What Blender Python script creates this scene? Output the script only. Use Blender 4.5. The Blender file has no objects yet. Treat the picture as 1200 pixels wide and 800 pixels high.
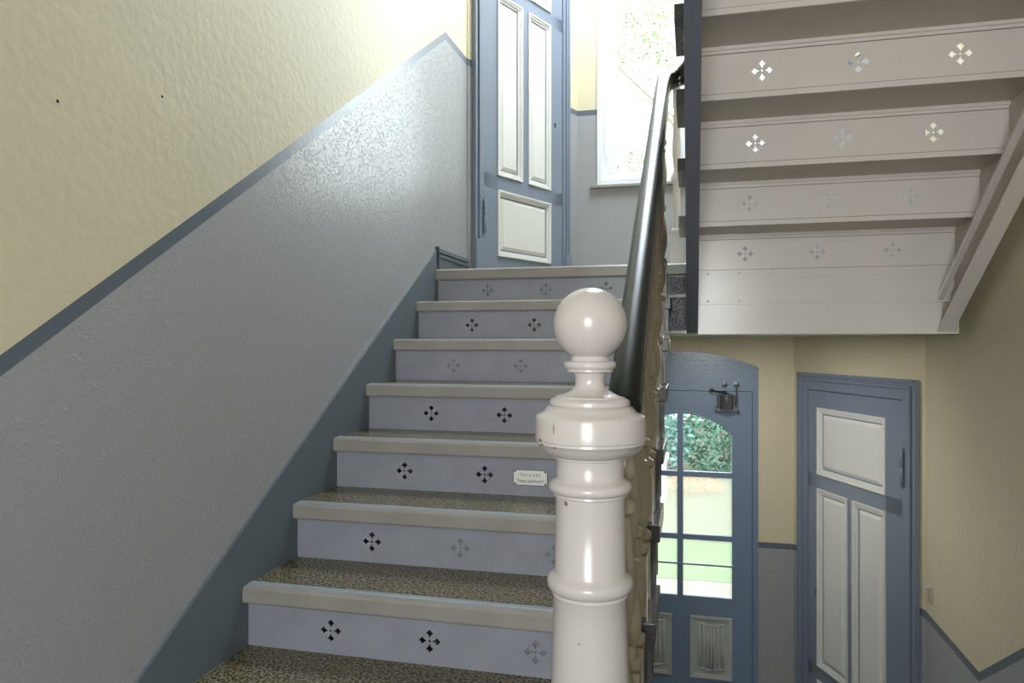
import bpy, bmesh, math, random
from mathutils import Vector, Matrix
from mathutils.geometry import tessellate_polygon
random.seed(7)
R = math.radians
SC = bpy.context.scene
COL = SC.collection
# ------------------------------------------------------------------ camera
cam_d = bpy.data.cameras.new('camera'); cam = bpy.data.objects.new('camera', cam_d); COL.objects.link(cam)
cam_d.sensor_width = 36.0; cam_d.lens = 850/1200*36; cam_d.clip_start = .02; cam_d.clip_end = 200
cam.location = (0, 0, 0); cam.rotation_euler = (R(90), 0, R(13.9))
SC.camera = cam
# ------------------------------------------------------------------ world, exposure
W = bpy.data.worlds.new('world'); SC.world = W; W.use_nodes = True
wn = W.node_tree; wn.nodes.clear()
wo = wn.nodes.new('ShaderNodeOutputWorld'); wb = wn.nodes.new('ShaderNodeBackground')
wr = wn.nodes.new('ShaderNodeValToRGB'); wt = wn.nodes.new('ShaderNodeTexCoord'); ws = wn.nodes.new('ShaderNodeSeparateXYZ')
wn.links.new(wt.outputs['Generated'], ws.inputs[0]); wn.links.new(ws.outputs['Z'], wr.inputs[0])
wn.links.new(wr.outputs[0], wb.inputs['Color']); wn.links.new(wb.outputs[0], wo.inputs[0])
wr.color_ramp.elements[0].position = 0.0; wr.color_ramp.elements[0].color = (.95, .97, 1, 1)
wr.color_ramp.elements[1].position = 1.0; wr.color_ramp.elements[1].color = (.72, .86, 1, 1)
wb.inputs['Strength'].default_value = 3.0
SC.view_settings.view_transform = 'Standard'; SC.view_settings.look = 'None'
SC.view_settings.gamma = 1; SC.view_settings.exposure = 1.0; SC.view_settings.use_curve_mapping = False
def portal(name, loc, rot, sx, sy):
    l = bpy.data.lights.new(name, 'AREA'); l.shape = 'RECTANGLE'; l.size = sx; l.size_y = sy
    l.cycles.is_portal = True
    o = bpy.data.objects.new(name, l); o.location = loc; o.rotation_euler = rot; COL.objects.link(o)
portal('daylight_landing_window', (-.065, 5.5, 2.2), (R(-90), 0, 0), 1.25, 2.2)
portal('daylight_entrance', (-.065, 5.5, -1.15), (R(-90), 0, 0), .8, 1.4)
def area(name, loc, rot, sx, sy, power, col=(1, 1, 1)):
    l = bpy.data.lights.new(name, 'AREA'); l.shape = 'RECTANGLE'; l.size = sx; l.size_y = sy; l.energy = power; l.color = col
    o = bpy.data.objects.new(name, l); o.location = loc; o.rotation_euler = rot; COL.objects.link(o)
def aim(loc, tgt): return (Vector(tgt)-Vector(loc)).to_track_quat('-Z', 'Y').to_euler()
area('added_yard_daylight', (2.3, 7.0, 2.9), aim((2.3, 7.0, 2.9), (-.9, 4.5, 1.3)), 2.4, 2.2, 440, (.86, .93, 1))  # added lamp outside, strengthens window daylight on the landing door and left wall
area('added_high_landing_daylight', (-.05, 6.45, 3.75), aim((-.05, 6.45, 3.75), (-.6, 2.6, -.2)), 1.6, .9, 90, (.88, .94, 1))  # added lamp above the view, extra daylight onto treads and wall
area('added_landing_fill', (-.1, 4.4, 3.6), (0, 0, 0), 1.2, 1.0, 64, (.80, .90, 1))  # added fill without a fixture, brightens the landing walls and door
area('added_hall_fill', (.12, 4.25, .03), (0, 0, 0), .3, .3, 5.5, (1, .98, .95))  # added fill without a fixture, lifts the hall back wall
area('added_entrance_daylight', (0, 6.6, .35), (R(-60), 0, 0), 1.6, .9, 30, (.95, .98, 1))  # added lamp above the entrance glass, extra daylight for the hall
area('daylight_rear_window', (-.1, -1.67, .3), (R(90), 0, 0), 1.0, 1.28, 37, (1, .975, .955))

# ------------------------------------------------------------------ materials
def mat(name, col, rough=.5, bump=0, scale=60, kind='noise', var=0, vscale=3, col2=None, metal=0, coat=0, detail=2, dist=.01, spec=.5):
    m = bpy.data.materials.new(name); m.use_nodes = True; nt = m.node_tree; b = nt.nodes['Principled BSDF']
    c = tuple((x/255) ** 2.2 for x in col) + (1,)
    b.inputs['Base Color'].default_value = c; b.inputs['Roughness'].default_value = rough
    b.inputs['Metallic'].default_value = metal; b.inputs['Specular IOR Level'].default_value = spec
    if coat: b.inputs['Coat Weight'].default_value = coat; b.inputs['Coat Roughness'].default_value = .12
    tc = nt.nodes.new('ShaderNodeTexCoord')
    if bump:
        if kind == 'noise':
            n = nt.nodes.new('ShaderNodeTexNoise'); n.inputs['Scale'].default_value = scale; n.inputs['Detail'].default_value = detail; out = n.outputs[0]
        else:
            n = nt.nodes.new('ShaderNodeTexVoronoi'); n.feature = 'SMOOTH_F1'; n.inputs['Scale'].default_value = scale; out = n.outputs[0]
        nt.links.new(tc.outputs['Object'], n.inputs['Vector'])
        bp = nt.nodes.new('ShaderNodeBump'); bp.inputs['Strength'].default_value = bump; bp.inputs['Distance'].default_value = dist
        nt.links.new(out, bp.inputs['Height']); nt.links.new(bp.outputs[0], b.inputs['Normal'])
        if coat: nt.links.new(bp.outputs[0], b.inputs['Coat Normal'])
    if var or col2:
        n = nt.nodes.new('ShaderNodeTexNoise'); n.inputs['Scale'].default_value = vscale; n.inputs['Detail'].default_value = 5
        nt.links.new(tc.outputs['Object'], n.inputs['Vector'])
        rp = nt.nodes.new('ShaderNodeValToRGB'); nt.links.new(n.outputs[0], rp.inputs[0])
        c2 = tuple((x/255) ** 2.2 for x in col2) + (1,) if col2 else tuple(x*(1-var) for x in c[:3]) + (1,)
        rp.color_ramp.elements[0].position = .38; rp.color_ramp.elements[0].color = c2
        rp.color_ramp.elements[1].position = .62; rp.color_ramp.elements[1].color = c
        nt.links.new(rp.outputs[0], b.inputs['Base Color'])
    return m
M = {}
def stipple(name, col, rough, blobs):
    """enamel paint with rollered stipple: blobs of raised drops"""
    m = mat(name, col, rough); nt = m.node_tree; b = nt.nodes['Principled BSDF']
    tc = nt.nodes.new('ShaderNodeTexCoord')
    n = nt.nodes.new('ShaderNodeTexNoise'); n.inputs['Scale'].default_value = 105; n.inputs['Detail'].default_value = 2.5
    n.inputs['Distortion'].default_value = 1.2
    nt.links.new(tc.outputs['Object'], n.inputs['Vector'])
    mr = nt.nodes.new('ShaderNodeMapRange'); mr.inputs['From Min'].default_value = .52; mr.inputs['From Max'].default_value = .72
    mr.interpolation_type = 'SMOOTHSTEP'; nt.links.new(n.outputs[0], mr.inputs['Value'])
    n2 = nt.nodes.new('ShaderNodeTexNoise'); n2.inputs['Scale'].default_value = 5; n2.inputs['Detail'].default_value = 3
    nt.links.new(tc.outputs['Object'], n2.inputs['Vector'])
    bp = nt.nodes.new('ShaderNodeBump'); bp.inputs['Strength'].default_value = blobs; bp.inputs['Distance'].default_value = .002
    nt.links.new(mr.outputs[0], bp.inputs['Height'])
    bp2 = nt.nodes.new('ShaderNodeBump'); bp2.inputs['Strength'].default_value = .35; bp2.inputs['Distance'].default_value = .006
    nt.links.new(n2.outputs[0], bp2.inputs['Height']); nt.links.new(bp.outputs[0], bp2.inputs['Normal'])
    nt.links.new(bp2.outputs[0], b.inputs['Normal'])
    return m
M['cream_wall'] = mat('cream_wall_paint', (211, 202, 172), .55, .45, 34, detail=6, dist=.006, var=.04, vscale=2)
M['blue_wall'] = stipple('grey_blue_enamel_dado', (158, 159, 161), .28, .8)
M['band'] = mat('grey_blue_band_paint', (98, 106, 116), .32, .25, 40, dist=.003)
M['skirt'] = mat('grey_skirting_paint', (96, 106, 114), .4, .1, 30, dist=.002)
M['ceiling'] = mat('ceiling_paint', (222, 222, 205), .6, .2, 30, dist=.003)
M['tile'] = mat('floor_stone', (120, 112, 98), .35, .05, 20, col2=(92, 86, 76), vscale=14)
M['riser'] = mat('lavender_riser_enamel', (148, 150, 162), .3, .25, 35, dist=.002, var=.1, vscale=8)
M['soffit'] = mat('cream_iron_enamel', (234, 226, 224), .22, .14, 100, dist=.002, var=.03, vscale=4)
M['soffit_dark'] = mat('soffit_board_paint', (200, 190, 176), .42, .15, 30, dist=.002, var=.06, vscale=5)
M['nosing'] = mat('grey_beige_nosing', (152, 148, 143), .3, .12, 25, dist=.002, var=.12, vscale=6)
M['strip'] = mat('blue_grey_nosing_rail', (140, 150, 160), .3)
M['dark_iron'] = mat('dark_iron_enamel', (70, 67, 68), .22, .3, 120, dist=.002)
M['speck_dark'] = mat('dark_glossy_enamel', (58, 58, 70), .2, .9, 110, dist=.003)
M['stringer'] = mat('slate_stringer_paint', (112, 114, 128), .4, .08, 40, dist=.002)
M['newel'] = mat('cream_gloss_newel', (208, 200, 199), .22, .06, 22, dist=.002)
M['chip'] = mat('bare_wood_chip', (128, 104, 70), .7)
M['chip2'] = mat('grime_in_joint', (120, 104, 90), .7)
M['putty'] = mat('grey_filled_paint', (118, 120, 124), .5, .3, 60, dist=.002)
M['bal'] = mat('cream_baluster_paint', (158, 146, 125), .2, .1, 50, dist=.002, var=.1, vscale=12)
M['balw'] = mat('white_baluster_paint', (225, 224, 222), .3, .1, 60, dist=.002)
M['rail'] = mat('black_brown_rail_varnish', (36, 37, 32), .3, .05, 90, dist=.002, spec=.25)
M['doorblue'] = mat('pale_steel_blue_door_paint', (126, 136, 152), .3, .1, 40, dist=.002)
M['doorwhite'] = mat('cream_white_panel_paint', (224, 224, 220), .28, .05, 40, dist=.001)
M['entry'] = mat('steel_blue_entry_paint', (120, 138, 160), .24, .22, 60, dist=.003)
M['entrypanel'] = mat('grey_entry_panel_paint', (188, 191, 188), .35, .1, 50, dist=.002, var=.1, vscale=9)
M['winwhite'] = mat('white_window_paint', (232, 234, 238), .3)
M['metal'] = mat('aged_metal', (105, 108, 112), .35, metal=.6)
M['darkmetal'] = mat('dark_metal', (38, 38, 40), .4, metal=.5)
M['brass'] = mat('light_metal', (190, 200, 215), .25, metal=.6)
M['plate'] = mat('white_enamel_plate', (235, 235, 232), .18)
M['ink'] = mat('black_enamel_ink', (40, 42, 46), .4)
M['switch'] = mat('beige_plastic', (196, 184, 172), .4)
M['bark'] = mat('tree_bark', (150, 138, 124), .9, .6, 12, dist=.02)
M['leaf'] = mat('fresh_spring_leaf', (140, 170, 105), .6, var=.2, vscale=2)
M['shrub'] = mat('teal_green_foliage', (96, 140, 116), .6, var=.35, vscale=4)
M['shrub2'] = mat('orange_red_foliage', (196, 112, 80), .7, var=.3, vscale=5)
M['shrub3'] = mat('blue_green_foliage', (120, 160, 150), .6, var=.3, vscale=4)
M['render'] = mat('pale_render', (214, 210, 200), .8, .1, 10)
M['gravel'] = mat('pale_gravel', (92, 90, 72), .9, .4, 30, col2=(84, 82, 68), vscale=20)
M['paving'] = mat('pale_paving', (112, 108, 106), .8, .2, 10, col2=(116, 88, 80), vscale=2)
M['lawn'] = mat('short_lawn', (70, 104, 54), .9, .6, 60, col2=(58, 92, 44), vscale=15)
M['roof'] = mat('roof_tiles', (150, 96, 76), .8, .5, 20)
M['darkglass'] = mat('dark_window_glass', (205, 210, 216), .1)
# speckled linoleum
def lino():
    m = bpy.data.materials.new('speckled_linoleum'); m.use_nodes = True; nt = m.node_tree; b = nt.nodes['Principled BSDF']
    tc = nt.nodes.new('ShaderNodeTexCoord')
    n = nt.nodes.new('ShaderNodeTexNoise'); n.inputs['Scale'].default_value = 120; n.inputs['Detail'].default_value = 3
    nt.links.new(tc.outputs['Object'], n.inputs['Vector'])
    r = nt.nodes.new('ShaderNodeValToRGB'); nt.links.new(n.outputs[0], r.inputs[0])
    e = r.color_ramp.elements
    e[0].position = .40; e[0].color = (.02, .018, .013, 1); e[1].position = .60; e[1].color = (.26, .225, .14, 1)
    k = e.new(.49); k.color = (.13, .105, .06, 1)
    nt.links.new(r.outputs[0], b.inputs['Base Color']); b.inputs['Roughness'].default_value = .26
    bp = nt.nodes.new('ShaderNodeBump'); bp.inputs['Strength'].default_value = .12; bp.inputs['Distance'].default_value = .002
    nt.links.new(n.outputs[0], bp.inputs['Height']); nt.links.new(bp.outputs[0], b.inputs['Normal'])
    return m
M['lino'] = lino()
def glass(name, frosted):
    m = bpy.data.materials.new(name); m.use_nodes = True; nt = m.node_tree; nt.nodes.clear()
    o = nt.nodes.new('ShaderNodeOutputMaterial'); t = nt.nodes.new('ShaderNodeBsdfTransparent'); g = nt.nodes.new('ShaderNodeBsdfGlossy')
    g.inputs['Roughness'].default_value = .03; t.inputs['Color'].default_value = (.96, .98, .97, 1)
    f = nt.nodes.new('ShaderNodeFresnel'); f.inputs[0].default_value = 1.5; mx = nt.nodes.new('ShaderNodeMixShader')
    nt.links.new(f.outputs[0], mx.inputs[0]); nt.links.new(t.outputs[0], mx.inputs[1]); nt.links.new(g.outputs[0], mx.inputs[2])
    last = mx
    if frosted:
        tr = nt.nodes.new('ShaderNodeBsdfTranslucent'); tr.inputs['Color'].default_value = (.55, .57, .45, 1)
        m2 = nt.nodes.new('ShaderNodeMixShader'); m2.inputs[0].default_value = .3
        nt.links.new(mx.outputs[0], m2.inputs[1]); nt.links.new(tr.outputs[0], m2.inputs[2]); last = m2
    nt.links.new(last.outputs[0], o.inputs[0]); return m
M['glass'] = glass('clear_window_glass', False); M['frost'] = glass('frosted_cream_glass', True)

# ------------------------------------------------------------------ mesh helpers
class MB:
    def __init__(s): s.v = []; s.f = []; s.mi = []; s.m = 0
    def add(s, vs, fs):
        b = len(s.v); s.v += [tuple(x) for x in vs]
        for f in fs: s.f.append([b+i for i in f]); s.mi.append(s.m)
        return s
    def box(s, x0, x1, y0, y1, z0, z1):
        return s.add([(x0,y0,z0),(x1,y0,z0),(x1,y1,z0),(x0,y1,z0),(x0,y0,z1),(x1,y0,z1),(x1,y1,z1),(x0,y1,z1)],
                     [(0,3,2,1),(4,5,6,7),(0,1,5,4),(1,2,6,5),(2,3,7,6),(3,0,4,7)])
    def prism(s, poly, a0, a1, axis='x', holes=()):
        """poly: 2D points in the other two axes; extruded from a0 to a1 along axis"""
        loops = [list(poly)] + [list(h) for h in holes]
        P = {'x': lambda p, a: (a, p[0], p[1]), 'y': lambda p, a: (p[0], a, p[1]), 'z': lambda p, a: (p[0], p[1], a)}[axis]
        flat = [p for l in loops for p in l]; n = len(flat)
        tris = tessellate_polygon([[Vector((p[0], p[1], 0)) for p in l] for l in loops]) if (holes or len(poly) > 4) else [tuple(range(len(poly)))]
        vs = [P(p, a0) for p in flat] + [P(p, a1) for p in flat]
        fs = [tuple(t) for t in tris] + [tuple(n+i for i in reversed(t)) for t in tris]
        k = 0
        for l in loops:
            for i in range(len(l)):
                a, b = k+i, k+(i+1) % len(l); fs.append((a, b, n+b, n+a))
            k += len(l)
        return s.add(vs, fs)
    def lathe(s, prof, c=(0, 0, 0), n=32, axis='z', cap=True):
        vs = []; fs = []
        for r, h in prof:
            for i in range(n):
                a = 2*math.pi*i/n; x, y = r*math.cos(a), r*math.sin(a)
                vs.append((c[0]+x, c[1]+y, c[2]+h) if axis == 'z' else ((c[0]+x, c[1]+h, c[2]+y) if axis == 'y' else (c[0]+h, c[1]+x, c[2]+y)))
        for j in range(len(prof)-1):
            for i in range(n): fs.append((j*n+i, j*n+(i+1) % n, (j+1)*n+(i+1) % n, (j+1)*n+i))
        if cap: fs.append(tuple(reversed(range(n)))); fs.append(tuple((len(prof)-1)*n+i for i in range(n)))
        return s.add(vs, fs)
    def tube(s, pts, rad, n=8):
        pts = [Vector(p) for p in pts]; rads = rad if isinstance(rad, (list, tuple)) else [rad]*len(pts)
        vs = []; fs = []
        for k, p in enumerate(pts):
            t = (pts[min(k+1, len(pts)-1)]-pts[max(k-1, 0)]).normalized()
            u = t.cross(Vector((0, 0, 1))); u = Vector((1, 0, 0)) if u.length < .05 else u.normalized(); w = u.cross(t)
            for i in range(n):
                a = 2*math.pi*i/n; vs.append(p+(u*math.cos(a)+w*math.sin(a))*rads[k])
        for j in range(len(pts)-1):
            for i in range(n): fs.append((j*n+i, j*n+(i+1) % n, (j+1)*n+(i+1) % n, (j+1)*n+i))
        fs.append(tuple(reversed(range(n)))); fs.append(tuple((len(pts)-1)*n+i for i in range(n)))
        return s.add(vs, fs)
    def sweep(s, pts, sec):
        pts = [Vector(p) for p in pts]; n = len(sec); vs = []; fs = []
        for k, p in enumerate(pts):
            t = (pts[min(k+1, len(pts)-1)]-pts[max(k-1, 0)]).normalized()
            h = Vector((t.y, -t.x, 0)).normalized(); u = h.cross(t)
            for a, b in sec: vs.append(p+h*a+u*b)
        for j in range(len(pts)-1):
            for i in range(n): fs.append((j*n+i, j*n+(i+1) % n, (j+1)*n+(i+1) % n, (j+1)*n+i))
        fs.append(tuple(reversed(range(n)))); fs.append(tuple((len(pts)-1)*n+i for i in range(n)))
        return s.add(vs, fs)
    def mesh(s, name, mats, smooth=False, bevel=0):
        me = bpy.data.meshes.new(name); me.from_pydata(s.v, [], s.f)
        if not isinstance(mats, (list, tuple)): mats = [mats]
        for m in mats: me.materials.append(m)
        for p, i in zip(me.polygons, s.mi): p.material_index = i
        bm = bmesh.new(); bm.from_mesh(me); bmesh.ops.recalc_face_normals(bm, faces=bm.faces)
        if bevel:
            bmesh.ops.remove_doubles(bm, verts=bm.verts, dist=1e-5)
            ed = [e for e in bm.edges if len(e.link_faces) == 2 and e.calc_face_angle(0) > .5]
            bmesh.ops.bevel(bm, geom=ed, offset=bevel, segments=2, affect='EDGES', profile=.5)
        bm.to_mesh(me); bm.free()
        if smooth:
            for p in me.polygons: p.use_smooth = True
            me.set_sharp_from_angle(angle=R(38))
        return me
    def obj(s, name, mats, parent=None, smooth=False, bevel=0, **k):
        return link(name, s.mesh(name, mats, smooth, bevel), parent, **k)
def link(name, me, parent=None, loc=(0, 0, 0), rot=(0, 0, 0), label=None, cat=None, group=None, kind=None):
    o = bpy.data.objects.new(name, me); COL.objects.link(o); o.location = loc; o.rotation_euler = rot
    if parent: o.parent = parent
    return tag(o, label, cat, group, kind)
def tag(o, label=None, cat=None, group=None, kind=None):
    if label: o['label'] = label
    if cat: o['category'] = cat
    if group: o['group'] = group
    if kind: o['kind'] = kind
    return o
def empty(name, loc=(0, 0, 0), rz=0, **k): return link(name, None, None, loc, (0, 0, rz), **k)
def struct(name, mb, mats, label=None, parent=None, bevel=0): return mb.obj(name, mats, parent, bevel=bevel, kind=None if parent else 'structure', label=label)

# ------------------------------------------------------------------ dimensions (metres, camera eye at z = 0)
XL, XW = -1.297, 1.17                  # left wall face / right wall face
G, RI = .28, .184                      # going, rise
Y0, Z0 = 1.894, -.726                  # nosing of the first fully visible step
XR = -.09                              # open end of the left flight treads
Z_HALL, Z_LOW, Z_UP = -2.742, Z0-3*RI, Z0+6*RI
YB = 5.28; TOP = 3.7; REAR = -1.5
LA, LB = (-1.297, 4.14), (-.81, 5.28)   # left canted wall
RA, RB = (1.17, 4.14), (.68, 5.28)     # right canted wall
WM = [M['cream_wall'], M['band'], M['blue_wall']]

# ------------------------------------------------------------------ room shell
# left wall with the painted dado that climbs with the stair
def dl(y): return -.025+(y-1.123)*.6515
up = [(REAR, TOP), (REAR, -.07), (1.06, -.07), (3.75, dl(3.75)), (4.14, 1.69), (4.3, 1.69), (4.3, TOP)]
line = [(REAR, -.07), (1.06, -.07), (3.75, dl(3.75)), (4.3, 1.69)]
w = MB(); w.m = 0; w.prism([(REAR, TOP)] + line + [(4.3, TOP)], XL-.16, XL-.004)
w.m = 1
for a, b in zip(line, line[1:]): w.prism([a, b, (b[0], b[1]-.042), (a[0], a[1]-.042)], XL-.16, XL-.004)
w.m = 2; w.prism([(REAR, Z_HALL)] + [(a, b-.042) for a, b in line] + [(4.3, Z_HALL)], XL-.16, XL-.004)
struct('wall_left', w, WM, 'left stairwell wall, cream above a grey band and stippled grey dado')
# small nail holes in the cream plaster of the left wall
wl = bpy.data.objects['wall_left']
for (y, z) in ((1.258, .508), (1.57, .62)):
    MB().lathe([(.0, 0), (.004, .0005), (.0035, .002), (.0, .0025)], (0, 0, 0), 8, 'x', cap=False).obj('nail_hole', M['darkmetal'], wl, loc=(XL-.005, y, z))
# right wall
rl = [(REAR, .03), (1.27, .03), (3.42, -1.385), (4.3, -1.385)]
w = MB(); w.m = 0; w.prism([(REAR, TOP)] + rl + [(4.3, TOP)], XW, XW+.16)
w.m = 1
for a, b in zip(rl, rl[1:]): w.prism([a, b, (b[0], b[1]-.04), (a[0], a[1]-.04)], XW, XW+.16)
w.m = 2; w.prism([(REAR, Z_HALL)] + [(a, b-.04) for a, b in rl] + [(4.3, Z_HALL)], XW, XW+.16)
struct('wall_right', w, WM, 'right stairwell wall, cream with a grey dado that bends up beside the lower steps')
def segs(w, x0, x1, y0, y1, z0, z1):
    """wall piece split into cream / band / dado zones of both storeys"""
    cuts = [(Z_HALL-1, -1.425, 2), (-1.425, -1.385, 1), (-1.385, Z_UP-.02, 0), (Z_UP-.02, 1.65, 2), (1.65, 1.69, 1), (1.69, TOP+1, 0)]
    for a, b, mi in cuts:
        lo, hi = max(a, z0), min(b, z1)
        if hi > lo+1e-4: w.m = mi; w.box(x0, x1, y0, y1, lo, hi)
LL = math.hypot(LB[0]-LA[0], LB[1]-LA[1]); LAng = math.atan2(LB[1]-LA[1], LB[0]-LA[0])
RLn = math.hypot(RB[0]-RA[0], RB[1]-RA[1]); RAng = math.atan2(RA[1]-RB[1], RA[0]-RB[0])
# canted walls: local x runs along the wall, local y into the wall
w = MB(); T = .18
segs(w, 0, .09, 0, T, Z_HALL, TOP); segs(w, 1.05, LL+.05, 0, T, Z_HALL, TOP); segs(w, .09, 1.05, 0, T, Z_HALL, Z_UP); segs(w, .09, 1.05, 0, T, Z_UP+2.48, TOP)
w.obj('wall_back_left', WM, loc=(LA[0], LA[1], 0), rot=(0, 0, LAng), kind='structure', label='canted wall beside the upper landing door, cream over pale blue dado')
w = MB(); q = RLn
segs(w, q-.09, q, 0, T, Z_HALL, TOP); segs(w, -.05, q-1.09, 0, T, Z_HALL, TOP); segs(w, q-1.09, q-.09, 0, T, Z_HALL+2.48, TOP)
w.obj('wall_back_right', WM, loc=(RB[0], RB[1], 0), rot=(0, 0, RAng), kind='structure', label='canted wall around the hall door, cream over grey dado')
# back wall with entrance arch and landing window
CX = -.065; EW = .511
def arch_z(x, c=CX, hw=EW, zs=-.177, za=-.07):
    h = za-zs; r = (hw*hw+h*h)/(2*h); return za-r+math.sqrt(max(r*r-(x-c)**2, 0))
WX0, WX1, WZ0, WZ1 = -.666, .536, 1.135, 3.3
w = MB()
segs(w, -.9, CX-EW, YB, YB+.2, Z_HALL, Z_UP-.34); segs(w, CX+EW, .75, YB, YB+.2, Z_HALL, Z_UP-.34)
w.m = 0; n = 24
pts = [(CX-EW+2*EW*i/n, arch_z(CX-EW+2*EW*i/n)) for i in range(n+1)]
w.prism([(CX-EW, Z_UP-.34)] + pts + [(CX+EW, Z_UP-.34)], YB, YB+.2, 'y')
segs(w, -.9, WX0, YB, YB+.2, Z_UP-.34, TOP); segs(w, WX1, .75, YB, YB+.2, Z_UP-.34, TOP)
segs(w, WX0, WX1, YB, YB+.2, Z_UP-.34, WZ0); segs(w, WX0, WX1, YB, YB+.2, WZ1, TOP)
struct('wall_back', w, WM, 'back wall with arched entrance below and landing window above')
# rear wall behind the camera with its own window
w = MB(); w.m = 0
w.box(-1.5, -.65, REAR-.2, REAR, Z_HALL, TOP); w.box(.45, 1.4, REAR-.2, REAR, Z_HALL, TOP); w.box(-.65, .45, REAR-.2, REAR, Z_HALL, -.4); w.box(-.65, .45, REAR-.2, REAR, 1.0, TOP)
struct('wall_front', w, [M['cream_wall']], 'cream wall behind the half landing with a window')
w = MB()
for a, b, c_, d in ((-.65, -.6, -.4, 1.0), (.4, .45, -.4, 1.0), (-.6, .4, -.4, -.35), (-.6, .4, .95, 1.0), (-.12, -.08, -.35, .95)): w.box(a, b, REAR-.14, REAR-.08, c_, d)
w2 = struct('window_2', w, M['winwhite'], 'white framed window of the half landing'); MB().box(-.6, .4, REAR-.115, REAR-.11, -.35, .95).obj('pane', M['glass'], w2)
# floors and ceilings
hallpoly = [(XL, REAR), (XW, REAR), (XW, 4.14), RB, LB, (XL, 4.14)]
struct('floor', MB().prism(hallpoly, Z_HALL-.2, Z_HALL, 'z'), M['tile'], 'stone floor of the ground floor hall')
struct('floor_half_landing', MB().box(XL, XW, REAR, 1.35, Z_LOW-.22, Z_LOW), M['lino'], 'speckled half landing floor at the foot of the stair')
struct('ceiling', MB().prism(hallpoly, TOP, TOP+.2, 'z'), M['ceiling'], 'pale ceiling of the stairwell')
lp = [(XL, 3.66), (XW, 3.66), (XW, 4.14), RB, LB, (XL, 4.14)]
fl = struct('floor_landing', MB().prism(lp, .035, Z_UP-.006, 'z'), [M['ceiling']], 'landing slab above the entrance hall')
MB().prism(lp, Z_UP-.006, Z_UP, 'z').obj('linoleum', M['lino'], fl)
struct('floor_upper_landing', MB().box(XL, XW, REAR, 1.0, Z_UP+9*RI-.3, Z_UP+9*RI), M['ceiling'], 'underside of the next half landing over the camera')

# landing skirting, with grooves, stepping back along the left wall
b = MB()
for z0, z1, d in ((Z_UP, Z_UP+.065, .006), (Z_UP+.065, Z_UP+.08, .012), (Z_UP+.08, Z_UP+.09, .004), (Z_UP+.09, Z_UP+.105, .014), (Z_UP+.105, Z_UP+.112, .006)):
    b.box(XL-.004, XL+d, 3.606, 4.13, z0, z1)
struct('baseboard_left', b, M['skirt'], 'moulded grey skirting of the upper landing on the left wall')
b = MB()
for z0, z1, d in ((Z_UP, Z_UP+.09, .012), (Z_UP+.09, Z_UP+.11, .006)): b.box(LB[0]+.02, .66, YB-d, YB, z0, z1)
struct('baseboard_back', b, M['skirt'], 'skirting of the upper landing under the window')
# wall string of the left flight
nz = lambda y: Z0+(y-Y0)*RI/G
b = MB(); b.prism([(1.05, nz(1.334)-.35+.0), (1.05, nz(1.05)+.2), (3.606, nz(3.606)+.094), (3.606, Z_UP-.3), (1.6, nz(1.6)-.35)], XL-.004, XL+.006)
struct('trim_1', b, M['skirt'], 'slate grey wall string climbing beside the left treads')
MB().box(XL-.004, XL+.014, 3.585, 3.606, Z_UP-.02, Z_UP+.118).obj('end_block', M['dark_iron'], bpy.data.objects['trim_1'])

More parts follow.
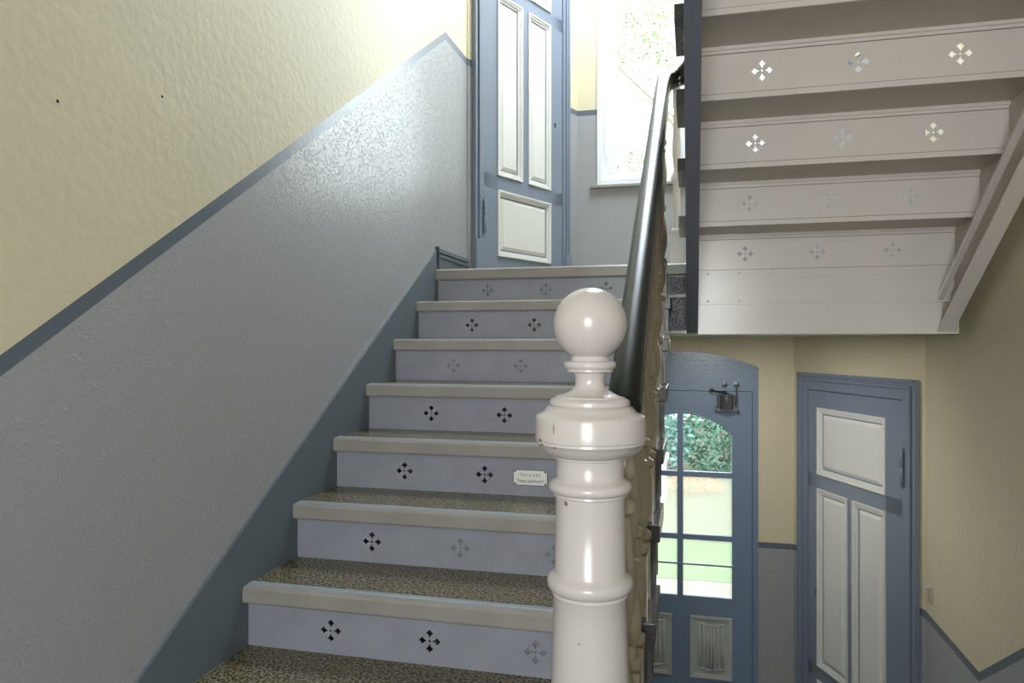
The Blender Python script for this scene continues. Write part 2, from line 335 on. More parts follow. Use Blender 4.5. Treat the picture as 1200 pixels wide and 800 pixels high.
# ------------------------------------------------------------------ panelled doors
def ring(mb, x0, x1, z0, z1, wd, y0, y1):
    mb.box(x0, x1, y0, y1, z0, z0+wd); mb.box(x0, x1, y0, y1, z1-wd, z1); mb.box(x0, x0+wd, y0, y1, z0+wd, z1-wd); mb.box(x1-wd, x1, y0, y1, z0+wd, z1-wd)
def panelled_door(name, origin, ang, zf, flip, L, cas, leaf, pan, label, open_gap=0):
    root = empty(name, (origin[0], origin[1], zf), ang, kind='structure', label=label)
    X = (lambda t: L-t) if flip else (lambda t: t)
    def bx(mb, a, b_, *r): mb.box(min(X(a), X(b_)), max(X(a), X(b_)), *r)
    # casing with stepped mouldings
    c = MB()
    for i, (o, d) in enumerate(((0, .03), (.018, .022), (.034, .034))):
        i2 = (.018, .034, .05)[i]
        bx(c, cas[0]+o, cas[0]+i2, -d, .001, 0, 2.54-o); bx(c, cas[1]-i2, cas[1]-o, -d, .001, 0, 2.54-o)
        bx(c, cas[0]+o, cas[1]-o, -d, .001, 2.54-i2, 2.54-o)
    bx(c, cas[0]+.05, leaf[0]-.004, -.02, .05, 0, 2.49); bx(c, leaf[1]+.004, cas[1]-.05, -.02, .05, 0, 2.49); bx(c, leaf[0]-.004, leaf[1]+.004, -.02, .05, 2.43, 2.49)
    c.obj('door_frame', M['doorblue'], root, bevel=.002)
    bb = MB(); bx(bb, cas[0]+.04, cas[1]-.04, .05, .08, 0, 2.5); bb.obj('leak_blocking_panel', M['doorblue'], root)  # added panel behind the leaf, stops outside light leaking round it
    p = MB(); bx(p, cas[0]-.004, leaf[0]-.02, -.04, -.0, 0, .24); bx(p, leaf[1]+.02, cas[1]+.004, -.04, 0, 0, .24); p.obj('plinth_block', M['doorblue'], root, bevel=.003)
    y0 = -.012; leafroot = MB()
    bx(leafroot, leaf[0], leaf[1], y0+.012, y0+.04, .006, 2.425)            # core
    a, m1, m2, e = pan; rails = ((.006, .157), (.572, .662), (1.80, 1.89), (2.318, 2.425))
    for r0, r1 in rails: bx(leafroot, leaf[0], leaf[1], y0, y0+.0125, r0, r1)
    bx(leafroot, leaf[0], a, y0, y0+.0125, .157, 2.318); bx(leafroot, e, leaf[1], y0, y0+.0125, .157, 2.318); bx(leafroot, m1, m2, y0, y0+.0125, .662, 1.80)
    lo = leafroot.obj('door_leaf', M['doorblue'], root)
    for (t0, t1, z0, z1) in ((a, e, .157, .572), (a, m1, .662, 1.80), (m2, e, .662, 1.80), (a, e, 1.89, 2.318)):
        x0, x1 = min(X(t0), X(t1)), max(X(t0), X(t1)); q = MB()
        ring(q, x0, x1, z0, z1, .010, y0-.010, y0+.012); ring(q, x0+.010, x1-.010, z0+.010, z1-.010, .012, y0-.004, y0+.012)
        ring(q, x0+.022, x1-.022, z0+.022, z1-.022, .014, y0+.004, y0+.012)
        # raised field
        i = .045
        q.add([(x0+i, y0+.0115, z0+i), (x1-i, y0+.0115, z0+i), (x1-i, y0+.0115, z1-i), (x0+i, y0+.0115, z1-i),
               (x0+i+.02, y0+.001, z0+i+.02), (x1-i-.02, y0+.001, z0+i+.02), (x1-i-.02, y0+.001, z1-i-.02), (x0+i+.02, y0+.001, z1-i-.02)],
              [(0, 1, 5, 4), (1, 2, 6, 5), (2, 3, 7, 6), (3, 0, 4, 7), (4, 5, 6, 7)])
        q.obj('panel', M['doorwhite'], lo)
    for hz in (.39, 2.07):
        h = MB(); hp = [(0, -.115), (.004, -.108), (.006, -.095), (.010, -.09), (.010, -.004), (.0085, -.002), (.0085, .002), (.010, .004), (.010, .09), (.006, .095), (.004, .108), (0, .115)]
        h.lathe(hp, (0, 0, 0), 14, cap=False); h.obj('hinge', M['doorblue'], root, smooth=True, loc=(X(leaf[0]-.01), -.03, hz))
    k = MB(); k.lathe([(.0, -.004), (.008, -.003), (.008, .001)], (0, 0, .006), 12, 'y'); k.box(-.004, .004, -.004, .001, -.018, .004); k.obj('keyhole', M['darkmetal'], lo, loc=(X(leaf[1]-.09), y0, 1.13))
    return root
panelled_door('door_1', LA, LAng, Z_UP, False, LL, (.039, 1.095), (.138, 1.011), (.27, .532, .599, .861), 'pale blue panelled door with white panels on the upper landing')
panelled_door('door_2', RB, RAng, Z_HALL, True, RLn, (.04, 1.157), (.15, 1.045), (.285, .578, .627, .938), 'slate blue panelled door with cream panels in the hall below')

# ------------------------------------------------------------------ arched entrance door (local: x as world, z as world)
e = empty('door_3', (0, YB, 0), 0, kind='structure', label='arched steel blue entrance door with a glazed upper part')
ya, yb2 = .004, .05
GX0, GX1, GZ0 = CX-.34, CX+.34, -1.80
def gz(x): return arch_z(x, CX, .34, -.655, -.512)
fr = MB(); n = 24
for i in range(n):   # fixed arch field above the leaf
    xa, xb = CX-EW+2*EW*i/n, CX-EW+2*EW*(i+1)/n
    fr.prism([(xa, -.345), (xb, -.345), (xb, arch_z(xb)-.001), (xa, arch_z(xa)-.001)], ya, yb2, 'y')
fr.box(CX-EW, CX-EW+.035, ya-.0, yb2, Z_HALL, -.345); fr.box(CX+EW-.035, CX+EW, ya, yb2, Z_HALL, -.345)
fr.obj('door_frame', M['entry'], e)
tr = MB()
for i in range(n):
    xa, xb = CX-EW+2*EW*i/n, CX-EW+2*EW*(i+1)/n
    tr.prism([(xa, arch_z(xa)-.022), (xb, arch_z(xb)-.022), (xb, arch_z(xb)), (xa, arch_z(xa))], -.012, ya, 'y')
tr.box(CX-EW, CX-EW+.02, -.012, ya, Z_HALL, -.19); tr.box(CX+EW-.02, CX+EW, -.012, ya, Z_HALL, -.19)
tr.obj('arch_moulding', M['entry'], e)
lf = MB(); lx0, lx1 = CX-EW+.038, CX+EW-.038
lf.box(lx0, GX0, ya+.004, yb2, Z_HALL+.01, -.35); lf.box(GX1, lx1, ya+.004, yb2, Z_HALL+.01, -.35)
for i in range(n):
    xa, xb = GX0+(GX1-GX0)*i/n, GX0+(GX1-GX0)*(i+1)/n
    lf.prism([(xa, gz(xa)), (xb, gz(xb)), (xb, -.35), (xa, -.35)], ya+.004, yb2, 'y')
lf.box(GX0, GX1, ya+.004, yb2, -1.935, GZ0); lf.box(GX0, GX1, ya+.004, yb2, Z_HALL+.01, -2.37)
lf.box(CX-EW+.02, CX+EW-.02, .044, yb2+.004, -.37, -.33); lf.box(CX-EW+.02, lx0+.02, .044, yb2+.004, Z_HALL+.01, -.33); lf.box(lx1-.02, CX+EW-.02, .044, yb2+.004, Z_HALL+.01, -.33)
lf.box(CX-.072, CX+.056, ya+.004, yb2, -2.37, -1.935)
lo = lf.obj('door_leaf', M['entry'], e)
mu = MB(); mx = -.078
mu.box(mx-.02, mx+.02, ya, yb2-.01, GZ0, gz(mx)+.005)
for z in (-.938, -1.382): mu.box(GX0, GX1, ya+.002, yb2-.01, z-.018, z+.018)
mu.obj('glazing_bar', M['entry'], lo)
MB().box(GX0-.02, GX1+.02, -.006, .006, -1.577, -1.565).obj('push_bar', M['brass'], lo)
for (x0, x1) in ((GX0, mx-.02), (mx+.02, GX1)):
    for (z0, z1, mm) in ((-1.364, -.956, 'frost'), (GZ0, -1.40, 'frost')):
        MB().box(x0, x1, .026, .03, z0, z1).obj('pane', M[mm], lo)
    m_ = 10; pp = [(x0+(x1-x0)*i/m_, gz(x0+(x1-x0)*i/m_)+.002) for i in range(m_+1)]
    MB().prism([(x0, -.92)] + pp + [(x1, -.92)], .026, .03, 'y').obj('pane', M['glass'], lo)
for (x0, x1) in ((CX-.34, CX-.072), (CX+.056, CX+.34)):
    q = MB(); q.box(x0, x1, .014, .045, -2.37, -1.935); ring(q, x0, x1, -2.37, -1.935, .012, -.002, .014)
    ring(q, x0+.012, x1-.012, -2.358, -1.947, .012, .004, .014)
    o = q.obj('panel', M['entrypanel'], lo); cxp = (x0+x1)/2; q = MB()
    for i, dx in enumerate((-.078, -.05, -.022, .0, .022, .05, .078)):   # linenfold
        hh = .155 if i % 2 == 0 else .168
        q.lathe([(.003, -hh), (.011, -hh+.01), (.011, hh-.01), (.003, hh)], (cxp+dx, .012, -2.152), 8)
    for zz in (-2.152+.155, -2.152-.155): q.tube([(cxp-.09, .008, zz+.01), (cxp-.045, .004, zz+.004), (cxp, .008, zz-.008), (cxp+.045, .004, zz+.004), (cxp+.09, .008, zz+.01)], .006, 6)
    q.obj('linenfold', M['entrypanel'], o, smooth=True)
# door closer
dc = empty('door_closer', (.235, YB, -.42), label='old grey iron door closer mounted above the entrance door glass', cat='door closer')
q = MB(); q.box(-.075, .075, -.035, .003, -.068, -.028); q.obj('mounting_plate', M['metal'], dc, bevel=.004)
q = MB(); q.lathe([(.0, -.05), (.042, -.05), (.045, -.045), (.045, .04), (.05, .045), (.05, .052), (.036, .056), (.018, .064), (.0, .068)], (0, -.06, 0), 24, cap=False)
q.obj('cylinder', M['metal'], dc, smooth=True)
for pq, rq in (([(-.058, -.06, -.04), (-.058, -.06, .045)], .005), ([(.058, -.06, -.04), (.058, -.06, .045)], .005), ([(.075, -.03, -.06), (.085, -.03, -.075)], .008)):
    q = MB(); q.tube(pq, rq); q.obj('bolt', M['metal'], dc, smooth=True)
q = MB(); q.tube([(.0, -.06, .068), (-.05, -.065, .07), (-.092, -.045, .078)], .007); q.lathe([(0, -.01), (.016, -.008), (.016, .008), (0, .01)], (-.098, -.035, .08), 12, 'y', cap=False); q.obj('arm', M['darkmetal'], dc, smooth=True)
q = MB(); q.tube([(.07, -.02, .11), (.07, -.03, -.02)], .005); q.lathe([(0, -.02), (.02, -.015), (.02, .0)], (.07, 0, .118), 12, 'y'); q.lathe([(0, -.02), (.018, -.015), (.018, .0)], (-.01, 0, .118), 12, 'y'); q.obj('bracket', M['metal'], dc, smooth=True)

# ------------------------------------------------------------------ landing window
wi = empty('window_1', (0, YB, 0), kind='structure', label='tall white casement window of the upper landing')
q = MB(); ring(q, WX0, WX1, WZ0, WZ1, .03, -.012, .02); ring(q, WX0+.03, WX1-.03, WZ0+.03, WZ1-.03, .045, .02, .08); q.obj('window_frame', M['winwhite'], wi, bevel=.002)
for (x0, x1) in ((WX0+.075, CX-.002), (CX+.002, WX1-.075)):
    q = MB(); ring(q, x0, x1, WZ0+.035, WZ1-.075, .055, .03, .07); sf = q.obj('sash', M['winwhite'], wi, bevel=.003)
    MB().box(x0+.05, x1-.05, .048, .052, WZ0+.085, WZ1-.125).obj('pane', M['glass'], sf)
q = MB(); q.tube([(WX0+.055, .012, 1.35), (WX0+.055, .012, 3.2)], .005); q.lathe([(.008, -.02), (.008, .02)], (WX0+.055, .01, 1.78), 10); q.lathe([(.008, -.02), (.008, .02)], (WX0+.055, .01, 2.62), 10); q.obj('espagnolette_rod', M['winwhite'], wi)
MB().box(WX0-.05, WX1+.05, -.03, .02, WZ0-.022, WZ0).obj('window_sill', M['nosing'], wi, bevel=.003)

# ------------------------------------------------------------------ staircases
def cross(cx, cz, k=1.0):
    lobe = [(.0008, .0085), (.0034, .0155), (.0105, .0215), (.0098, .0240), (.0045, .0275), (0, .0335), (-.0045, .0275), (-.0098, .0240), (-.0105, .0215), (-.0034, .0155), (-.0008, .0085)]
    out = []
    for r in range(4):
        a = r*math.pi/2; out.append([(cx+k*(x*math.cos(a)-z*math.sin(a)), cz+k*(x*math.sin(a)+z*math.cos(a))) for x, z in lobe])
    out.append([(cx+k*.004*math.cos(i*math.pi/3), cz+k*.004*math.sin(i*math.pi/3)) for i in range(6)])
    for sx in (-1, 1):
        for sz in (-1, 1): out.append([(cx+sx*.0165*k+.0018*math.cos(i*math.pi/2), cz+sz*.0165*k+.0018*math.sin(i*math.pi/2)) for i in range(4)])
    return out
def riser_mesh(name, x0, x1, z0, z1, centres, m, th=.006):
    holes = []
    for c in centres: holes += cross(*c)
    q = MB(); q.prism([(x0, z0), (x1, z0), (x1, z1), (x0, z1)], 0, th, 'y', holes); return q.mesh(name, m)
def copy_tree(o, parent=None):
    c = o.copy(); COL.objects.link(c)
    if parent: c.parent = parent
    for ch in list(o.children): copy_tree(ch, c)
    return c

# ---- left flight
s1 = empty('staircase', (XL+.006, 1.36, Z_LOW), label='left stair flight climbing to the landing, lavender risers pierced with crosses', cat='staircase')
base = Vector(s1.location)
x0, x1 = 0.0, XR-(XL+.006)               # local x
def make_tread(parent):
    th = .05; xd = x1-.055
    q = MB(); q.box(x0, xd, .03, .31, -th+.004, -.003); t = q.obj('tread', M['nosing'], parent)
    pr = [(.03, -th), (.004, -th), (.0, -.044), (.0, -.007), (.006, -.001), (.03, 0)]
    MB().prism(pr, x0, xd, 'x').obj('nosing', M['nosing'], t, bevel=0)
    MB().prism([(.03, -.01), (.03, 0), (.034, .0015), (.052, .0015), (.056, 0), (.056, -.01)], x0, xd, 'x').obj('edge_rail', M['strip'], t)
    MB().box(x0, xd, .056, .31, -.01, .0).obj('linoleum', M['lino'], t)
    MB().box(xd, x1, .0, .312, -th, .001).obj('tread_end', M['dark_iron'], t, bevel=.003)
    return t
tread0 = make_tread(s1); rl_ = []
cxs = (-1.02, -.715, -.41)
rm = riser_mesh('riser', x0, x1-.03, 0, RI-.048, [(c-XL-.006, .068) for c in cxs], M['riser'])
q = MB(); q.box(x1-.03, x1-.012, .0, .02, -RI+.05, .0); bar_mesh = q.mesh('support_bar', M['dark_iron'])
bk = MB(); bk.box(-.036, .036, .0062, .010, -.036, .036); back_mesh = bk.mesh('backing_plate', M['putty'])
nails = {(0, 2), (1, 2), (4, 0), (4, 1), (6, 1), (1, 1)}
for k in range(-2, 7):
    loc = Vector((XL+.006, Y0+G*k, Z0+RI*k))-base
    if k < 6:
        t = tread0 if k == -2 else copy_tree(tread0, s1); t.location = loc
        link('support_bar', bar_mesh, s1, loc=loc+Vector((0, .03, -.05)))
        link('support_bar', bar_mesh, s1, loc=loc+Vector((0, .13, -.05)))
    r = link('riser', rm, s1, loc=loc+Vector((0, .03, -RI)))
    for i, c in enumerate(cxs):
        if (k, i) in nails: link('backing_plate', back_mesh, r, loc=(c-XL-.006, 0, .068))
# landing edge
loc = Vector((0, Y0+G*6, Z_UP))-Vector((0, base.y, base.z)); XM = -.02-(XL+.006)
q = MB(); q.prism([(.03, -.06), (.006, -.06), (0, -.052), (0, -.009), (.008, -.001), (.03, 0), (.10, 0), (.10, -.06)], x0, XM, 'x'); q.obj('landing_nosing', M['nosing'], s1, loc=loc)
for za_, zb_ in ((-.15, -.066), (-.325, -.166)):
    q = MB(); q.box(x1-.02, XM, 0, .03, za_, zb_); q.obj('landing_fascia', M['speck_dark'], s1, loc=loc+Vector((0, .02, 0)))
for ya_, za_, zb_ in ((-.008, -.166, -.15), (-.006, -.34, -.325), (-.002, -.0655, -.0605)):
    q = MB(); q.box(x1-.02, XM, ya_, .03, za_, zb_); q.obj('fascia_trim', M['dark_iron'], s1, loc=loc+Vector((0, .02, 0)))
# added unseen board under the left flight, blocks light so riser holes stay dark
q = MB(); q.prism([(.0, -.19), (.0, -.17), (2.20, 1.275), (2.20, 1.255)], x0, x1-.035, 'x'); q.obj('added_shade_board', M['soffit_dark'], s1)

# ---- upper right flight, seen from below
UX0, UX1 = .030, 1.12
s2 = empty('staircase', (UX0, 3.55, Z_UP), label='upper right stair flight seen from underneath, cream pierced risers and grey string', cat='staircase')
zb = .315
ucs = (.243, .557, .872)
urm = riser_mesh('riser', 0, UX1-UX0, 0, RI, [(c-UX0, .094, 1.12) for c in ucs], M['soffit'])
q = MB(); wU = UX1-UX0
q.box(0, wU, -.0035, 0, 0, .020); q.box(0, wU, -.0035, 0, RI-.020, RI); flm = q.mesh('flange', M['soffit'])
q = MB()
for i in range(8):
    xx = .045+i*.143
    q.lathe([(0, -.004), (.004, -.003), (.005, 0)], (xx, -.0035, .004), 8, 'y', cap=False); q.lathe([(0, -.008), (.0045, -.005), (.0055, 0)], (xx+.03, -.0035, RI-.004), 8, 'y', cap=False)
q2 = MB()
for z_ in (.0205, RI-.0222): q2.box(0, wU, -.0012, .0, z_, z_+.0017)
smm = q2.mesh('seam', M['chip2'])
rvm = q.mesh('rivet', M['soffit'], smooth=True)
q = MB(); q.box(-.085, wU+.001, .0065, G+.035, .003, .05); utm = q.mesh('tread', M['soffit_dark'])
q = MB(); q.box(.0, wU, G-.014, G-.0035, -.009, .003); lipm = q.mesh('angle_lip', M['soffit'])
q = MB(); q.box(-.085, -.052, 0, G+.035, .0, .052); tem = q.mesh('tread_end', M['dark_iron'])
for j in range(0, 9):
    zz = zb+RI*j-Z_UP; yy = -G*j
    r = link('riser', urm, s2, loc=(0, yy, zz)); link('flange', flm, r); tag(link('seam', smm, r), kind='stuff')
    tag(link('rivet', rvm, r), kind='stuff')
    t = link('tread', utm, s2, loc=(0, yy-G+.0, zz+RI)); link('angle_lip', lipm, t); link('tread_end', tem, t)
# landing beam (two tiers with seams)
q = MB(); wb_ = 1.063-UX0
q.box(0, wb_+.055, 0, .1, .18-Z_UP, .318-Z_UP); q.box(0, wb_, 0, .1, .04-Z_UP, .18-Z_UP); bm_ = q.obj('landing_beam', M['soffit'], s2)
q = MB(); q.box(0, wb_+.04, -.012, 0, .174-Z_UP, .181-Z_UP); q.box(0, wb_, -.0035, 0, .183-Z_UP, .203-Z_UP); q.box(0, wb_, -.0035, 0, .295-Z_UP, .312-Z_UP); q.box(0, wb_+.05, -.02, .1, .034-Z_UP, .041-Z_UP); q.box(wb_-.004, wb_+.004, -.006, 0, .04-Z_UP, .174-Z_UP)
q.obj('flange', M['soffit'], bm_)
q = MB()
for i in range(8): q.lathe([(0, -.004), (.004, -.003), (.005, 0)], (.045+i*.14, -.0035, .190-Z_UP), 8, 'y', cap=False)
q.obj('rivet', M['soffit'], bm_, smooth=True, kind='stuff')
q = MB(); q.box(wb_, wb_+.075, .03, .1, .04-Z_UP, .33-Z_UP); q.obj('beam_end', M['soffit_dark'], s2)
# left string (slate) and right wall string (channel)
def strip(mb, xa, xb, off0, off1, ytop, ybot, zline, slope):
    f = lambda y: zline+(ybot-y)*slope
    mb.prism([(ybot, f(ybot)+off0), (ybot, f(ybot)+off1), (ytop, f(ytop)+off1), (ytop, f(ytop)+off0)], xa, xb)
q = MB(); strip(q, -.022, .030, 0, .33, 1.0, 3.55, .04, RI/G)
q.obj('outer_string', M['stringer'], s2, loc=-Vector((UX0, 3.55, Z_UP)), bevel=.002)
q = MB(); strip(q, 1.050, 1.112, 0, .012, 1.0, 3.548, .04, RI/G); q.obj('string_flange', M['soffit'], s2, loc=-Vector((UX0, 3.55, Z_UP)), bevel=.002)
q = MB(); strip(q, 1.050, 1.074, .140, .165, 1.0, 3.546, .04, RI/G); q.obj('string_lip', M['soffit'], s2, loc=-Vector((UX0, 3.55, Z_UP)), bevel=.003)
q = MB(); strip(q, 1.100, 1.112, .0121, .165, 1.0, 3.545, .04, RI/G); q.obj('string_web', M['soffit_dark'], s2, loc=-Vector((UX0, 3.55, Z_UP)))
q = MB(); strip(q, 1.1205, 1.168, .17, .75, 1.0, 3.57, .04, RI/G); q.obj('wall_string', M['soffit_dark'], s2, loc=-Vector((UX0, 3.55, Z_UP)))

# ---- flight down to the hall
s3 = empty('staircase', (UX0, 1.36, Z_LOW), label='lower flight dropping from the half landing to the hall floor', cat='staircase')
q = MB(); q.box(0, XW-UX0-.002, -.28, .03, -.05, 0); t3 = q.mesh('tread', M['lino'])
q = MB(); q.box(0, XW-UX0-.002, -.006, 0, -RI, -.05); r3 = q.mesh('riser', M['riser'])
for k in range(1, 8): link('tread', t3, s3, loc=(0, G*k, -RI*k)); link('riser', r3, s3, loc=(0, G*k, -RI*k))
link('riser', r3, s3, loc=(0, 0, 0))

# ------------------------------------------------------------------ banister
RX = -.131
half = [(.0, .061), (.012, .060), (.022, .054), (.0275, .044), (.0285, .032), (.0265, .014), (.0215, .008), (.0215, .004), (.0255, .002), (.0275, -.003), (.0255, -.008), (.0215, -.010), (.0215, -.013), (.024, -.015), (.024, -.022), (.015, -.025)]
sec = [(x_, z_) for x_, z_ in half] + [(-x_, z_) for x_, z_ in reversed(half[1:])]
sec = [(a*1.16, b_) for a, b_ in sec]
rz = lambda y: nz(y)+.852
bn = empty('banister', (RX, 1.5, nz(1.5)), label='black varnished handrail on turned cream balusters beside the left flight', cat='banister')
bo = Vector(bn.location)
path = [(RX, 1.475, rz(1.475)-.004)] + [(RX, 1.50+.1*i, rz(1.50+.1*i)) for i in range(19)]
path += [(RX, 3.40, rz(3.40)), (RX+.002, 3.52, rz(3.52)), (RX+.008, 3.62, rz(3.61)), (RX+.05, 3.70, rz(3.64)+.01), (RX+.11, 3.70, rz(3.64)+.04), (RX+.148, 3.62, rz(3.64)+.09), (RX+.15, 3.50, rz(3.6)+.165), (RX+.15, 3.42, rz(3.6)+.23)]
zs = path[-1][2]
path += [(RX+.15, 3.3-.2*i, zs+.08+.2*i*RI/G) for i in range(9)]
# smooth the path
def smooth(p, it=2):
    p = [Vector(a) for a in p]
    for _ in range(it):
        o = [p[0]]
        for a, b_ in zip(p, p[1:]): o += [a*.75+b_*.25, a*.25+b_*.75]
        o.append(p[-1]); p = o
    return p
path = path[:17] + smooth(path[17:30]) + path[30:]
MB().sweep([Vector(p)-bo for p in path], sec).obj('handrail', M['rail'], bn, smooth=True)
def baluster(h, r=.0235, sq=.023):
    q = MB(); b0 = .16; t0 = h-.10
    q.box(-sq, sq, -sq, sq, 0, b0)
    L = t0-b0; pr = [(sq*.7, 0), (sq, .012), (sq, .02), (.012, .03), (.018, .045), (.018, .05), (.013, .06)]
    P = [(.8, 0), (1.12, .012), (1.12, .035), (.5, .05), (.62, .075), (1.1, .14), (1.16, .20), (.85, .29), (.48, .35), (.46, .372), (1.0, .382), (1.0, .402), (.46, .412), (.55, .47), (.95, .56), (1.02, .62), (.7, .74), (.44, .795), (1.0, .812), (1.0, .835), (.46, .85), (.46, .90), (.95, .925), (.95, .95), (.7, 1.0)]
    q.lathe([(r*a, b0+L*z) for a, z in P], (0, 0, 0), 14)
    q.box(-sq*.85, sq*.85, -sq*.85, sq*.85, t0, h)
    return q
bys = (.065, .205); bmesh_ = []
for dy in bys: bmesh_.append(baluster(.836+dy*RI/G).mesh('baluster', M['bal'], smooth=True))
for k in range(-1, 6):
    for i, dy in enumerate(bys):
        y = Y0+G*k+dy
        link('baluster', bmesh_[i], bn, loc=Vector((RX-.006, y, Z0+RI*k))-bo)
y = Y0-2*G+.205; link('baluster', bmesh_[1], bn, loc=Vector((RX-.006, y, Z0-2*RI))-bo)
# post at the turn of the rail
q = MB(); h = .93; q.box(-.031, .031, -.031, .031, 0, .155)
P = [(.026, .155), (.031, .163), (.031, .172), (.02, .185), (.021, .20), (.0195, .29), (.0165, .395), (.02, .405), (.027, .42), (.027, .44), (.018, .455), (.013, .47), (.021, .55), (.021, .60), (.014, .72), (.018, .74), (.012, .76), (.018, .80), (.018, .87)]
q.lathe(P, (0, 0, 0), 20); q.box(-.018, .018, -.018, .018, .87, h)
pt = q.obj('landing_post', M['balw'], bn, smooth=True, loc=Vector((-.072, 3.69, Z_UP))-bo); pt['label'] = 'white turned post at the turn of the rail'
# balusters of the upper flight stand on the tread ends
for j in range(1, 7):
    for i, dy in enumerate(bys):
        yy = 3.585-G*(j-1)-dy; zz = Z_UP+RI*j
        zr = zs+.08+(3.3-yy)*RI/G
        if i == 0 and j == 1: continue
        if j == 1 or i < 2:
            if ('u', i) not in globals().setdefault('UB', {}): UB[('u', i)] = baluster(zr-zz-.012).mesh('baluster', M['bal'], smooth=True)
            link('baluster', UB[('u', i)], bn, loc=Vector((RX+.146, yy, zz))-bo)

# ------------------------------------------------------------------ newel post
NX, NY = -.197, 1.445; ND = 1.45; px = ND/850
nw = empty('newel_post', (NX, NY, Z0-2*RI), label='thick turned white newel post topped by a large ball', cat='newel post')
def N(l): return [(r*px, (400-y)*px-(Z0-2*RI)) for r, y in l]
ballp = [(43*math.sin(a), 380-43*math.cos(a)) for a in [math.pi*i/28 for i in range(1, 25)]]
MB().lathe(N(reversed([(.2, 337)] + ballp + [(22, 419.5)])), n=64, cap=False).obj('ball', M['newel'], nw, smooth=True)
pro = [(21, 417), (23, 421), (23.5, 422.5), (29, 423.5), (30.5, 425.5), (30.5, 429), (29, 431.5), (27, 432.5), (27, 435), (19, 436.5), (17.2, 441), (17, 447), (18, 452), (22, 457), (30, 461), (36, 463), (40.5, 463.6), (41, 465), (44.5, 466.5),
       (47, 469), (47.3, 473), (46, 474.5), (49.5, 475.5), (52.5, 479), (54.5, 482), (60, 484.5), (63, 486), (64.2, 488.5), (64.2, 513.5), (62.8, 514.5), (63.2, 517.5), (61.5, 518.3), (59, 523), (53, 529), (46, 532.5), (43.5, 533.5), (43.5, 535), (39.3, 536.5), (39, 540), (39.2, 558),
       (41.5, 561), (46, 563), (48.3, 567), (48.3, 571), (46, 574.5), (42.5, 576), (43, 578.5), (40.2, 580), (40.2, 600), (41.3, 668), (43.5, 671), (48, 673.5), (50, 678), (50, 684), (47.5, 688), (43.8, 690.5), (44.3, 694), (43, 696), (43.4, 740), (45.5, 800), (46, 860), (48, 868), (54, 872), (56, 880), (54, 888), (49, 892), (50, 900), (58, 912), (60, 920), (60, 1041)]
MB().lathe(N(reversed(pro)), n=64).obj('shaft', M['newel'], nw, smooth=True)
# paint chips showing bare wood on the cap and shaft
def chip(ang, y, r, pts):
    q = MB(); vs = []
    for dx, dy in pts:
        a = ang+dx/r; vs.append(((r+.35)*px*math.cos(a), (r+.35)*px*math.sin(a), (400-y-dy)*px-(Z0-2*RI)))
    n_ = len(vs); q.add(vs + [tuple(c_*.985 for c_ in v[:2]) + (v[2],) for v in vs], [tuple(range(n_))] + [(i, (i+1) % n_, n_+(i+1) % n_, n_+i) for i in range(n_)]); q.obj('paint_chip', M['chip'], nw)
view = math.atan2(-NY, -NX)
for dx, y, r, w_, h_ in ((-56, 512, 64.4, 3.5, 1.6), (-54, 517, 63.3, 3, 1.2), (-39, 518, 63.3, 2.2, 1.0), (-40, 497, 64.4, .5, 6), (-27, 584, 40.4, 2.4, 3.2), (-12, 738, 43.4, .9, 1.6)):
    a = view+math.asin(max(-1, min(1, dx/r)))
    chip(a, y, r, [(-w_, -h_*.3), (-w_*.2, -h_), (w_*.9, -h_*.2), (w_, h_*.7), (0, h_*.5), (-w_*.6, h_)])

# ------------------------------------------------------------------ warning sign on the third visible riser
SY = Y0+G*2+.03; sg = empty('sign', (-.548, SY, -.477), label='small white enamel sign screwed to a stair riser left of the newel post', cat='sign')
q = MB(); q.box(-.0615, .0615, -.004, -.0005, -.0275, .0275); q.obj('plate', M['plate'], sg, bevel=.0008)
q = MB(); ring(q, -.0615, .0615, -.0275, .0275, .0018, -.0048, -.003); q.obj('border', M['ink'], sg)
for sx in (-.054, .054):
    for sz in (-.0215, .0215):
        q = MB(); q.lathe([(.0036, 0), (.0034, -.0014), (.0, -.002)], (sx, -.004, sz), 10, 'y'); q.obj('screw', M['ink'], sg)
def text(s, size, z, width, parent, name='lettering'):
    cu = bpy.data.curves.new('t', 'FONT'); cu.body = s; cu.size = size; cu.align_x = 'CENTER'; cu.extrude = .0002
    to = bpy.data.objects.new('t', cu); COL.objects.link(to); bpy.context.view_layer.update()
    me = bpy.data.meshes.new_from_object(to.evaluated_get(bpy.context.evaluated_depsgraph_get()))
    COL.objects.unlink(to); bpy.data.objects.remove(to)
    xs = [v.co.x for v in me.vertices]; k = width/(max(xs)-min(xs)); mx_ = (max(xs)+min(xs))/2
    for v in me.vertices: x, y_, z_ = v.co; v.co = ((x-mx_)*k, -z_, y_)
    me.materials.clear(); me.materials.append(M['ink']); me.name = name
    return link(name, me, parent, loc=(0, -.0045, z))
text('V o r s i c h t', .0175, .0045, .072, sg); text('Treppe gebohnert!!', .0165, -.0165, .097, sg)

# ------------------------------------------------------------------ light switch on the right wall
sw = empty('light_switch', (XW, 4.06, -1.265), label='small beige light switch on the right wall beside the hall door', cat='light switch')
MB().box(-.012, 0, -.04, .04, -.04, .04).obj('plate', M['switch'], sw, bevel=.003)
MB().box(-.024, -.012, -.027, .027, -.03, .03).obj('rocker', M['switch'], sw, bevel=.004)

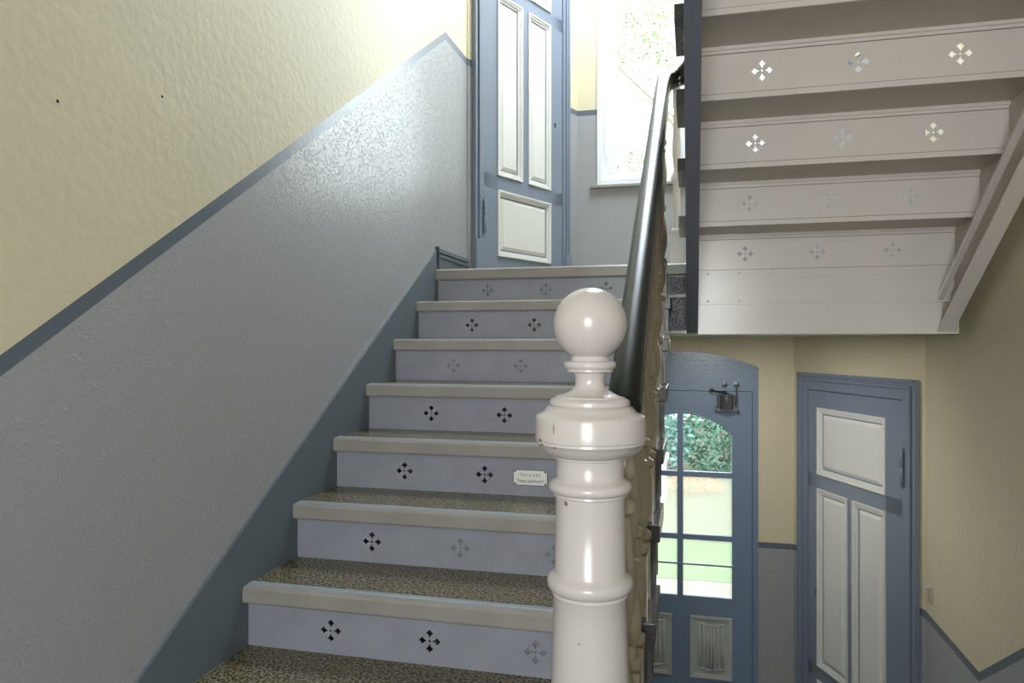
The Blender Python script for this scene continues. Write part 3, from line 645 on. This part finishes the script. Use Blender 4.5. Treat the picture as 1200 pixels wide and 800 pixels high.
# ------------------------------------------------------------------ outside
ZG = Z_HALL-.1
struct('ground', MB().box(-30, 30, YB+.2, 60, ZG-.3, ZG-.01), M['gravel'], 'pale gravel yard outside the entrance')
MB().box(-6, 6, YB+.25, 8.9, ZG-.012, ZG).obj('paving', M['paving'], bpy.data.objects['ground'])
tag(MB().box(-8, 8, 8.9, 10.6, ZG-.012, ZG+.01).obj('lawn', M['lawn']), 'strip of short green lawn outside the entrance door', 'lawn', kind='stuff')
struct('ground_rear', MB().box(-30, 30, -40, REAR-.2, ZG-.3, ZG), M['gravel'], 'yard behind the house')
def leaves(mb, c, rad, n, s, flat=1.0):
    for _ in range(n):
        while True:
            p = Vector((random.uniform(-1, 1), random.uniform(-1, 1), random.uniform(-1, 1)))
            if .25 < p.length < 1: break
        p = Vector((p.x*rad[0], p.y*rad[1], p.z*rad[2]*flat))+Vector(c)
        a = Vector((random.gauss(0, 1), random.gauss(0, 1), random.gauss(0, 1))).normalized(); b_ = a.cross(Vector((random.gauss(0, 1), random.gauss(0, 1), random.gauss(0, 1)))).normalized()
        k = s*random.uniform(.6, 1.3)
        mb.add([p-a*k, p+b_*k*.45, p+a*k, p-b_*k*.45], [(0, 1, 2, 3)])
def shrub(name, x, y, w_, h_, m, label, n=2000):
    r = empty(name, (x, y, ZG), label=label, cat='shrub')
    q = MB()
    for i in range(5):
        a = i*1.3; q.tube([(0, 0, 0), (math.cos(a)*w_*.2, math.sin(a)*w_*.2, h_*.4), (math.cos(a)*w_*.5, math.sin(a)*w_*.5, h_*.85)], [.03, .02, .008], 6)
    q.obj('stem', M['bark'], r); q = MB(); leaves(q, (0, 0, h_*.36), (w_*1.15, w_, h_*.42), n, .075); q.obj('foliage', m, r, kind='stuff')
shrub('shrub', -1.1, 15.6, 1.0, 2.3, M['shrub3'], 'blue-green shrub seen through the left top pane of the entrance door')
shrub('shrub', .75, 16.0, .95, 2.4, M['shrub'], 'dark green shrub seen through the arched top pane of the entrance door')
shrub('shrub', .02, 14.1, .5, .42, M['shrub2'], 'low orange-red shrub in front of the green shrubs outside', 260)
g = empty('garden_pillar', (-.66, 13.3, ZG), label='white garden pillar outside seen through the left door panes', cat='pillar')
MB().box(-.22, .22, -.22, .22, 0, .75).obj('shaft', M['winwhite'], g, bevel=.01); MB().box(-.26, .26, -.26, .26, .75, .82).obj('cap', M['winwhite'], g, bevel=.01)
# tree with arching branches
def tree(x, y, label, seed, specs, leafspots, tr=.13, h_=7.5):
    random.seed(seed); r = empty('tree', (x, y, ZG), label=label, cat='tree')
    q = MB(); q.tube([(0, 0, 0), (.05, 0, h_*.3), (-.05, 0, h_*.6), (.1, 0, h_)], [tr, tr*.8, tr*.55, tr*.2], 10); q.obj('trunk', M['bark'], r, smooth=True)
    for s_ in specs:
        q = MB(); pts_ = smooth([Vector(p)-Vector((x, y, ZG)) for p in s_[1]], 2); n_ = len(pts_)
        q.tube(pts_, [s_[0]*(1-.75*i/n_) for i in range(n_)], 7); q.obj('branch', M['bark'], r, smooth=True)
    q = MB()
    for c, rad, n_ in leafspots: leaves(q, Vector(c)-Vector((x, y, ZG)), rad, int(n_*2.2), .05)
    q.obj('leaves', M['leaf'], r, kind='stuff')
tree(1.35, 14.6, 'tree behind the shrubs with a pale trunk, arching branches and fresh green leaves', 3,
     [(.05, [(1.35, 14.6, 1.3), (.7, 15, 2.3), (-.3, 14.5, 2.6), (-1.3, 14, 2.0)]), (.06, [(1.35, 14.6, .8), (.6, 15, 2.2), (-.2, 14.5, 4.2), (-1.5, 14, 5.4)]),
      (.03, [(1.35, 14.6, 2.2), (.5, 15, 3.6), (-.4, 14.8, 4.6), (-1.2, 14.5, 4.9)]), (.03, [(.4, 15.5, 2.6), (.1, 15, 5), (-.2, 14.8, 7.5)]), (.025, [(-.9, 15.5, 2.2), (-.5, 15, 4.6), (-.1, 14.8, 7.5)]),
      (.03, [(.2, 15, 2.2), (-.3, 15, 2.35), (-.8, 14.8, 2.75), (-1.2, 14.8, 2.6)])],
     [((-.3, 14.8, 6.2), (1.5, 1, 1.0), 650), ((.2, 14.8, 4.7), (.9, .8, .8), 260), ((-.9, 14.8, 3.4), (.7, .6, .5), 110), ((.3, 15, 3.0), (.8, .6, .5), 60), ((1.5, 16, 5.2), (1.4, 1.2, 1.4), 600)])
# pale apartment house across the yard
hb = empty('building', (0, 27, ZG), label='pale rendered house across the yard behind the trees', cat='building')
MB().box(-9, 9, 0, 8, 0, 22).obj('wall', M['render'], hb); MB().prism([(-.5, 22), (4, 25), (8.5, 22)], -9.4, 9.4).obj('roof', M['roof'], hb)
for i in range(6):
    for j in range(4):
        wx = -7.5+i*3; q = MB(); ring(q, wx-.6, wx+.6, 1.2+j*3.2, 2.9+j*3.2, .08, -.05, .02); o = q.obj('window', M['winwhite'], hb)
        MB().box(wx-.52, wx+.52, -.02, .01, 1.28+j*3.2, 2.82+j*3.2).obj('pane', M['darkglass'], o)
